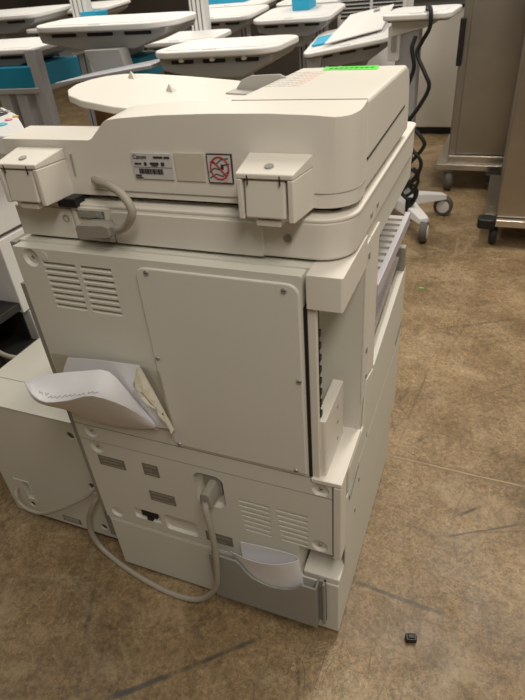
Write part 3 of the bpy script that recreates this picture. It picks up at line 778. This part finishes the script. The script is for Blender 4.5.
# ------------------------------------------------------------------ stainless trolleys at the right
def caster(parent, x, y, r_=.05, hub='cartw', tyre='rubber', ang=0.0, top=.13, wd=.03):
    h = MB(); h.box(x - .016 - wd / 2 * 0, x + .016, y - .016, y + .016, r_ * 2 - .005, top); c = h.build('caster', M['cartg'], parent)
    a = Vector((math.cos(ang), math.sin(ang), 0)); s = MB()
    s.lathe(Vector((x, y, r_)) - a * wd / 2, a, [(r_ * .66, .0), (r_ * .9, 0), (r_, wd * .2), (r_, wd * .8), (r_ * .9, wd), (r_ * .66, wd)], 22, 0)
    s.lathe(Vector((x, y, r_)) - a * (wd / 2 + .003), a, [(r_ * .3, -.002), (r_ * .64, .0), (r_ * .64, wd + .006), (r_ * .3, wd + .008)], 18, 1)
    s.build('wheel', [M[tyre], M[hub]], c)
    return c
S1 = thing('steel_cabinet', 'tall stainless steel cabinet on a wheeled base, further back on the right', 'cabinet', (.33, 3.4, 0))
def rbox(mb, o, x0, x1, y0, y1, z0, z1, mi=0): return mb.box(x0 - o[0], x1 - o[0], y0 - o[1], y1 - o[1], z0, z1, mi)
o1 = (.33, 3.4)
b = MB(); rbox(b, o1, -.105, .80, 3.1, 3.75, .17, 1.75); b.build('cabinet_body', M['steel'], S1, bevel=.006)
b = MB(); rbox(b, o1, -.06, .76, 3.085, 3.1, .22, 1.70); b.build('door', M['steel'], S1, bevel=.003)
b = MB(); rbox(b, o1, -.165, .84, 3.02, 3.8, .135, .17); b.build('base_platform', M['steel2'], S1, bevel=.004)
b = MB(); rbox(b, o1, -.10, .80, 3.055, 3.09, .17, .215); b.build('kick_rail', M['steel2'], S1, bevel=.004)
b = MB(); rbox(b, o1, -.115, -.085, 3.05, 3.085, .72, .96); b.build('handle', M['black'], S1, bevel=.006)
for x, y in ((-.085, 3.06), (.74, 3.06), (-.085, 3.7), (.74, 3.7)): caster(S1, x - o1[0], y - o1[1], .06, 'cartd', 'rubber', R(10), .137, .04)

S2 = thing('steel_trolley', 'large stainless steel trolley with black corner bumper at the right edge', 'trolley', (.62, 2.5, 0))
o2 = (.62, 2.5)
b = MB(); rbox(b, o2, .222, 1.0, 2.20, 2.9, .155, 1.65); b.build('cabinet_body', M['steel'], S2, bevel=.006)
b = MB(); rbox(b, o2, .165, 1.06, 2.165, 2.95, .118, .152); b.build('base_platform', M['steel2'], S2, bevel=.003)
b = MB(); rbox(b, o2, .165, .222, 2.23, 2.88, .152, .158)
for k in range(2): b.lathe((.195 - o2[0], 2.27 + .07 * k - o2[1], .158), (0, 0, 1), [(.006, 0), (.006, .003), (.003, .004)], 10)
b.build('side_ledge', M['steel'], S2, bevel=.001)
b = MB(); b.prism(rrect(.138 - o2[0], .225 - o2[0], 2.145 - o2[1], 2.225 - o2[1], .025), .108, .158); b.build('corner_bumper', M['black'], S2, bevel=.008)
b = MB(); b.prism(rrect(.138 - o2[0], .225 - o2[0], 2.88 - o2[1], 2.96 - o2[1], .025), .108, .158); b.build('corner_bumper', M['black'], S2, bevel=.008)
for x, y in ((.222, 2.24), (.95, 2.24), (.222, 2.85), (.95, 2.85)): caster(S2, x - o2[0], y - o2[1], .05, 'cartd', 'blackm', R(0), .12, .035)

# white cabinet by the back
o3 = (-.33, 4.75)
W = thing('storage_cabinet', 'plain off-white cabinet with black plinth behind the cart with the coiled cable', 'cabinet', (o3[0], o3[1], 0))
b = MB(); rbox(b, o3, -.95, .05, 4.5, 5.0, .06, .93); b.build('carcass', M['wallcab'], W, bevel=.004)
b = MB(); rbox(b, o3, -.94, .04, 4.53, 4.98, 0, .06); b.build('plinth', M['black'], W)
b = MB(); rbox(b, o3, -.96, .06, 4.49, 5.01, .93, .955); b.build('cabinet_top', M['blackm'], W, bevel=.003)

# ------------------------------------------------------------------ wheeled workstation carts
def cart(label, loc, yaw, ztop, wd, dp, pitch=0.0, roll=0.0, corner=.10, col_x=0.0, col_y=.10, col_h=None, post=False, accent=None, second=None,
         under=True, colw=.075, base=True, base_r=.30, nleg=4, group=None, basecol='cartg', top_extra=None, base_yaw=0.0, slots=True, edge=.026, glides=False, rim=True, cr=.046):
    t = thing('workstation_cart', label, 'cart', (loc[0], loc[1], 0), yaw, group)
    # base
    if base:
        b = MB(); b.lathe((col_x, col_y, .11), (0, 0, 1), [(.02, 0), (.085, .005), (.085, .05), (.05, .075)], 18)
        for k in range(nleg):
            a = base_yaw + 2 * math.pi * (k + .5) / nleg; d = Vector((math.cos(a), math.sin(a), 0)); q = Vector((-d.y, d.x, 0)); c0 = Vector((col_x, col_y, 0))
            e = c0 + d * base_r
            vs = []
            for (p, hw, z0, z1) in ((c0, .055, .11, .175), (c0 + d * base_r * .55, .042, .105, .155), (e, .032, .098, .128)):
                vs += [p - q * hw + Vector((0, 0, z0)), p + q * hw + Vector((0, 0, z0)), p + q * hw * .8 + Vector((0, 0, z1)), p - q * hw * .8 + Vector((0, 0, z1))]
            fs = [(3, 2, 1, 0), (8, 9, 10, 11)] + [(4 * i + j, 4 * i + (j + 1) % 4, 4 * i + 4 + (j + 1) % 4, 4 * i + 4 + j) for i in range(2) for j in range(4)]
            b.add(vs, fs)
        b.build('base', M[basecol], t, bevel=.006)
        for k in range(nleg):
            a = base_yaw + 2 * math.pi * (k + .5) / nleg
            caster(t, col_x + math.cos(a) * base_r, col_y + math.sin(a) * base_r, .046, 'cartw', 'rubber', a + 1.2, .10, .034) if cr == .046 else caster(t, col_x + math.cos(a) * base_r, col_y + math.sin(a) * base_r, cr, 'cartw', 'rubber', a + .9, cr * 2.1, .04)
    # column
    zb = ztop - .05 if col_h is None else col_h
    b = MB(); b.prism(rrect(col_x - colw / 2, col_x + colw / 2, col_y - .035, col_y + .035, .008), .15, zb)
    cl = b.build('column', M['alu'], t)
    if slots:
        for xx in (-.22, .22):
            b = MB(); b.box(col_x + colw * xx - .004, col_x + colw * xx + .004, col_y - .0356, col_y - .03, .2, zb - .01)
            b.build('column_slot', M['black'], cl)
    # head: one tilted assembly, kept as separate parts
    H = Matrix.Translation((0, 0, ztop)) @ Euler((pitch, roll, 0)).to_matrix().to_4x4()
    def hp(mb): mb.v = [tuple(H @ Vector(v)) for v in mb.v]; return mb
    b = MB(); b.prism(rrect(-wd / 2, wd / 2, -dp / 2, dp / 2, corner, 8), -edge, 0.0)
    wt = hp(b).build('worktop', M['cartw'], t, bevel=.008, seg=3)
    b = MB(); b.prism(rrect(-wd / 2 + .02, wd / 2 - .02, -dp / 2 + .025, dp / 2 - .02, max(.02, corner - .02), 8), -edge - .008, -edge + .002)
    hp(b).build('worktop_rim', M['cartg'], t)
    b = MB(); b.prism(rrect(-wd / 2 + .04, wd / 2 - .04, -dp / 2 + .04, dp / 2 - .04, max(.02, corner - .03), 8), -.0005, .0015)
    hp(b).build('worktop_mat', M['cartw'], t)
    b = MB(); b.box(-.03, .03, -dp / 2 + .012, -dp / 2 + .018, -.0002, .0012); hp(b).build('emblem', M['cartg'], wt)
    if under:
        b = MB()
        b.prism([(-wd * .46, -edge), (wd * .46, -edge), (wd * .44, -edge - .030), (wd * .22, -edge - .085), (-wd * .16, -edge - .085), (-wd * .44, -edge - .050)], -dp / 2 + .05, dp / 2 - .05, 'y')
        ub = hp(b).build('under_body', M['cartg'], t, bevel=.008)
        b = MB(); b.box(-.06, .06, -dp / 2 + .09, dp / 2 - .09, -edge - .15, -edge - .08); hp(b).build('support_block', M['cartg'], t, bevel=.008)
        for k in range(-1, 2):
            b = MB(); b.prism(rrect(k * wd * .26 - wd * .09, k * wd * .26 + wd * .09, -edge - .026, -edge - .010, .005, 3), -dp / 2 + .046, -dp / 2 + .052, 'y')
            hp(b).build('vent', M['black'], ub)
        if glides:
            for k in (-1, 0, 1):
                b = MB(); b.lathe((k * wd * .25, -dp / 2 + .03, -edge - .006), (0, 0, -1), [(.010, -.006), (.012, .008), (.006, .012)], 12)
                hp(b).build('glide', M['cartw'], t)
    if second:
        zz, w2, d2, mm = second
        b = MB(); b.prism(rrect(-w2 / 2, w2 / 2, -d2 / 2 - .06, d2 / 2 - .06, .03, 5), zz - ztop - .02, zz - ztop)
        hp(b).build('keyboard_tray', M[mm], t, bevel=.005)
        b = MB(); b.box(-.05, .05, -.05, .08, zz - ztop, -edge - .02); hp(b).build('tray_bracket', M['cartd'], t, bevel=.004)
    if post:
        b = MB(); b.prism(rrect(-colw / 2, colw / 2, dp / 2 - .02, dp / 2 + .05, .006), ztop - .08, ztop + .55)
        ps = b.build('rear_post', M['cartw'], t)
        for xx in (-.30, -.02, .26):
            b = MB(); b.box(colw * xx - .003, colw * xx + .003, dp / 2 - .0206, dp / 2 - .015, ztop - .02, ztop + .54)
            b.build('post_slot', M['black'], ps)
    if accent:
        for (x0, x1, y0, y1, z0, z1, mm) in accent:
            b = MB(); b.prism(rrect(x0, x1, y0, y1, .012), z0, z1)
            c = hp(b).build('accent_tray', M[mm], t, bevel=.004)
    return t, H, hp

# cart beside the copier, with the coiled cable
LD = (-.24, 2.42)
t, H, hp = cart('white cart beside the steel cabinets, with black coiled cable hanging from its small top', LD, R(-6), 1.046, .32, .28, corner=.05, col_x=-.055, col_y=.0, colw=.11, under=False, base_r=.29, nleg=4, base_yaw=R(-92), slots=False, pitch=R(3), basecol='cartw', cr=.055)
b = MB(); b.prism([(-.13, -.10), (.06, -.06), (.06, -.03), (-.13, -.03)], -.06, .06, 'y'); hp(b).build('support_bracket', M['cartw'], t, bevel=.004)
b = MB(); b.prism(rrect(-.145, -.085, .84, .99, .012), -.05, -.034, 'y'); pn = b.build('switch_plate', M['cartw'], t, bevel=.003)
b = MB(); b.prism(rrect(-.128, -.102, .88, .96, .008), -.053, -.049, 'y'); b.build('switch', M['cartg'], pn)
def coil(x, y, z0, z1, amp, turns, ph):
    pts = []
    n = int(turns * 14)
    for k in range(n + 1):
        u = k / n; a = 2 * math.pi * turns * u + ph
        pts.append((x + amp * math.sin(a), y + amp * .5 * math.cos(a), z0 + (z1 - z0) * u))
    return pts
def strand(pts): return spline(pts, 8)
cxo = .045
b = MB()
b.tube(strand([(cxo + x, y, z) for x, y, z in ((-.01, -.06, 1.045), (.0, -.10, 1.062), (.025, -.145, 1.05), (.028, -.15, .985), (-.005, -.13, .93), (-.025, -.13, .88), (.02, -.14, .80), (.045, -.14, .74), (.01, -.14, .66), (-.05, -.14, .57), (-.06, -.14, .52), (-.02, -.14, .46), (.035, -.14, .40), (.03, -.14, .34), (-.02, -.14, .27), (-.05, -.14, .23), (-.01, -.14, .19))]), .0095, 8)
b.tube(strand([(cxo + x, y, z) for x, y, z in ((-.04, -.12, .95), (-.05, -.13, .90), (-.035, -.13, .82), (-.06, -.13, .74), (-.075, -.13, .66), (-.03, -.13, .57), (.035, -.13, .50), (.04, -.13, .46), (-.02, -.13, .38), (-.06, -.13, .33), (-.01, -.13, .26), (.02, -.13, .22), (.0, -.13, .17))]), .0095, 8)
b.tube(strand([(cxo + x, -.135, z) for x, z in ((.0, .36), (.03, .33), (.0, .29), (-.05, .30), (-.045, .35), (.01, .34), (.03, .29), (.0, .23), (-.04, .21), (-.055, .25), (-.01, .28), (.03, .24), (.015, .18), (-.01, .15))]), .0085, 8)
b.cyl((cxo - .01, -.135, .20), (cxo - .01, -.135, .13), .017, 12)
b.build('coiled_cable', M['black'], t)

# cart with slanted lid
t, H, hp = cart('white cart with slanted lid and cyan strip, just behind the green label of the photocopier', (-.70, 2.97), R(0), .915, .52, .44, pitch=R(10), roll=R(-8), corner=.06, base_r=.20, col_y=.02,
     accent=[(-.225, -.105, -.11, .05, .001, .014, 'blue')])
b = MB(); b.add([(x, y, z) for x, y, z in ((-.13, -.17, .014), (.19, -.10, .014), (.21, .22, .055), (-.05, .20, .055), (-.13, -.17, .022), (.19, -.10, .022), (.21, .22, .063), (-.05, .20, .063))], [(0, 3, 2, 1), (4, 5, 6, 7), (0, 1, 5, 4), (1, 2, 6, 5), (2, 3, 7, 6), (3, 0, 4, 7)])
hp(b).build('slanted_lid', M['cartw'], t, bevel=.004)
b = MB(); b.prism(rrect(.10, .135, .15, .18, .006), .05, .066); hp(b).build('lid_latch', M['cartg'], t, bevel=.002)
b = MB(); b.prism([(-.24, -.03), (-.14, -.03), (-.17, -.10), (-.33, -.20), (-.34, -.17), (-.25, -.09)], -.20, -.14, 'y'); hp(b).build('support_arm', M['cartg'], t, bevel=.006)

cart('white cart with rounded worktop on white glides, nearest in the middle of the row', (-.965, 1.80), R(2), 1.003, .56, .42, pitch=R(1), corner=.10, base_r=.22, col_y=.04, glides=True)
t, H, hp = cart('white cart with big worktop over a long silver keyboard tray at upper left', (-1.68, 2.05), R(2), 1.110, .80, .42, pitch=R(2.5), roll=R(1), corner=.15, base_r=.26, accent=[(-.12, .16, -.10, .12, -.26, -.16, 'teal')])
b = MB(); b.add([(x, y, z) for x, y, z in ((-.06, -.50, .888), (.42, -.46, .938), (.42, -.2, .945), (-.02, -.22, .893), (-.06, -.50, .902), (.42, -.46, .954), (.42, -.2, .960), (-.02, -.22, .907))], [(0, 3, 2, 1), (4, 5, 6, 7), (0, 1, 5, 4), (1, 2, 6, 5), (2, 3, 7, 6), (3, 0, 4, 7)])
b.build('keyboard_tray', M['alu'], t, bevel=.004)
b = MB(); b.prism([(-.01, .89), (.16, .90), (.14, 1.0), (-.06, 1.0)], -.24, -.16, 'y'); b.build('tray_bracket', M['cartg'], t, bevel=.004)
cart('cart with tall white slotted rear post rising behind the nearest worktop', (-1.60, 2.62), R(0), .98, .46, .36, pitch=R(4), corner=.08, post=True, colw=.10, base_r=.20)
t, H, hp = cart('cart at the left edge carrying a deep teal bin below its worktop', (-2.62, 2.2), R(2), 1.02, .84, .46, corner=.06, colw=.09, pitch=R(3), base_r=.25)
b = MB(); b.prism(rrect(-.44, .39, -.24, .20, .03), .815, .925); b2 = b.build('teal_bin', M['teal'], t, bevel=.008)
b = MB(); b.prism(rrect(-.45, .40, -.25, .21, .03), .790, .818); b.build('bin_rail', M['cartg'], t, bevel=.004)
for x0, x1, zt in ((.10, .17, .79), (.22, .29, .79), (.36, .43, 1.0)):
    b = MB(); b.prism(rrect(x0, x1, -.235, -.17, .006), .12, zt); b.build('front_column', M['alu'], t)
cart('white cart with cyan strip on its worktop, upper left corner of the photo', (-3.20, 2.95), R(0), 1.163, .86, .46, corner=.08, pitch=R(4), accent=[(-.40, .05, -.22, -.12, .001, .03, 'blue')], base_r=.25)
cart('cart with tall slotted post at the far left, behind the big worktop', (-2.66, 2.90), R(0), 1.06, .50, .36, corner=.08, post=True, colw=.13, accent=[(.12, .25, .0, .14, .001, .07, 'blue')], base_r=.2)
cart('rear row cart holding a cyan tray, just left of the slanted lid', (-1.13, 3.30), R(0), 1.03, .52, .46, corner=.08, pitch=R(6), accent=[(-.06, .06, .02, .18, .001, .08, 'blue')], base_r=.2)
cart('rear row cart with plain white worktop beside the slotted post', (-1.70, 3.35), R(0), 1.055, .56, .46, corner=.08, pitch=R(5), base_r=.2)
cart('far cart holding a wide cyan tray at the top edge of the photo', (-1.95, 4.2), R(0), 1.09, .60, .46, corner=.08, pitch=R(5), accent=[(-.25, .1, -.1, .12, .001, .06, 'blue')], base_r=.2)
cart('farthest plain cart at the top edge, behind the small cyan tray', (-1.28, 4.25), R(0), 1.07, .60, .46, corner=.08, pitch=R(5), base_r=.2)
cart('farthest cart on the left, seen above the cyan strip cart', (-3.3, 4.0), R(0), 1.15, .70, .46, corner=.08, pitch=R(5), base_r=.22)

# louvred unit behind
o4 = (-.72, 3.75)
V = thing('louvred_cabinet', 'pale grey louvred metal unit standing behind the slanted lid cart', 'cabinet', (o4[0], o4[1], 0))
b = MB(); rbox(b, o4, -.96, -.50, 3.6, 3.9, .0, 1.10); b.build('carcass', M['cartw'], V, bevel=.004)
b = MB()
for k in range(6):
    for j in range(2): rbox(b, o4, -.935 + j * .215, -.74 + j * .215, 3.596, 3.602, .955 + k * .022, .967 + k * .022)
b.build('louvre', M['blackm'], V)

# cardboard boxes deep in the row
def carton(label, x, y, sx, sy, z0, h, yaw):
    t = thing('cardboard_box', label, 'box', (x, y, z0), yaw)
    b = MB(); b.box(-sx / 2, sx / 2, -sy / 2, sy / 2, 0, h); b.build('carton', M['card'], t, bevel=.004)
    b = MB(); b.box(-.025, .025, -sy / 2 - .001, sy / 2 + .001, h - .03, h + .001); b.build('tape', M['stickeri'], t)
carton('brown cardboard box on the floor behind the teal bin cart', -2.75, 3.6, .5, .4, 0, .72, R(5))
carton('brown cardboard box on the floor behind the big worktop cart', -2.08, 2.70, .46, .36, 0, .74, R(-4))
carton('brown cardboard box on the floor between the nearest cart and the slanted lid cart', -.85, 2.45, .26, .26, 0, .60, R(3))

# ------------------------------------------------------------------ bits on the floor
p = (0.150, 0.044, 0.008)
b = MB(); b.prism(rrect(-.012, .012, -.008, .008, .004), 0, .014); b.prism(rrect(-.007, .007, -.005, .005, .002), .013, .017)
o = b.build('rubber_bit', M['black'], None, bevel=.002); o.location = (p[0], p[1], 0); o.rotation_euler = (0, 0, .3)
tag(o, 'small black rubber bit lying on the floor right of the photocopier', 'debris')
p = (-0.054, 1.668, 0.000)
b = MB(); b.prism([(-.012, -.004), (.010, -.007), (.014, .003), (-.004, .008)], 0, .002)
o = b.build('paper_scrap', M['greenbit'], None); o.location = (p[0], p[1], 0)
tag(o, 'tiny green scrap on the floor beside the cart caster', 'scrap')
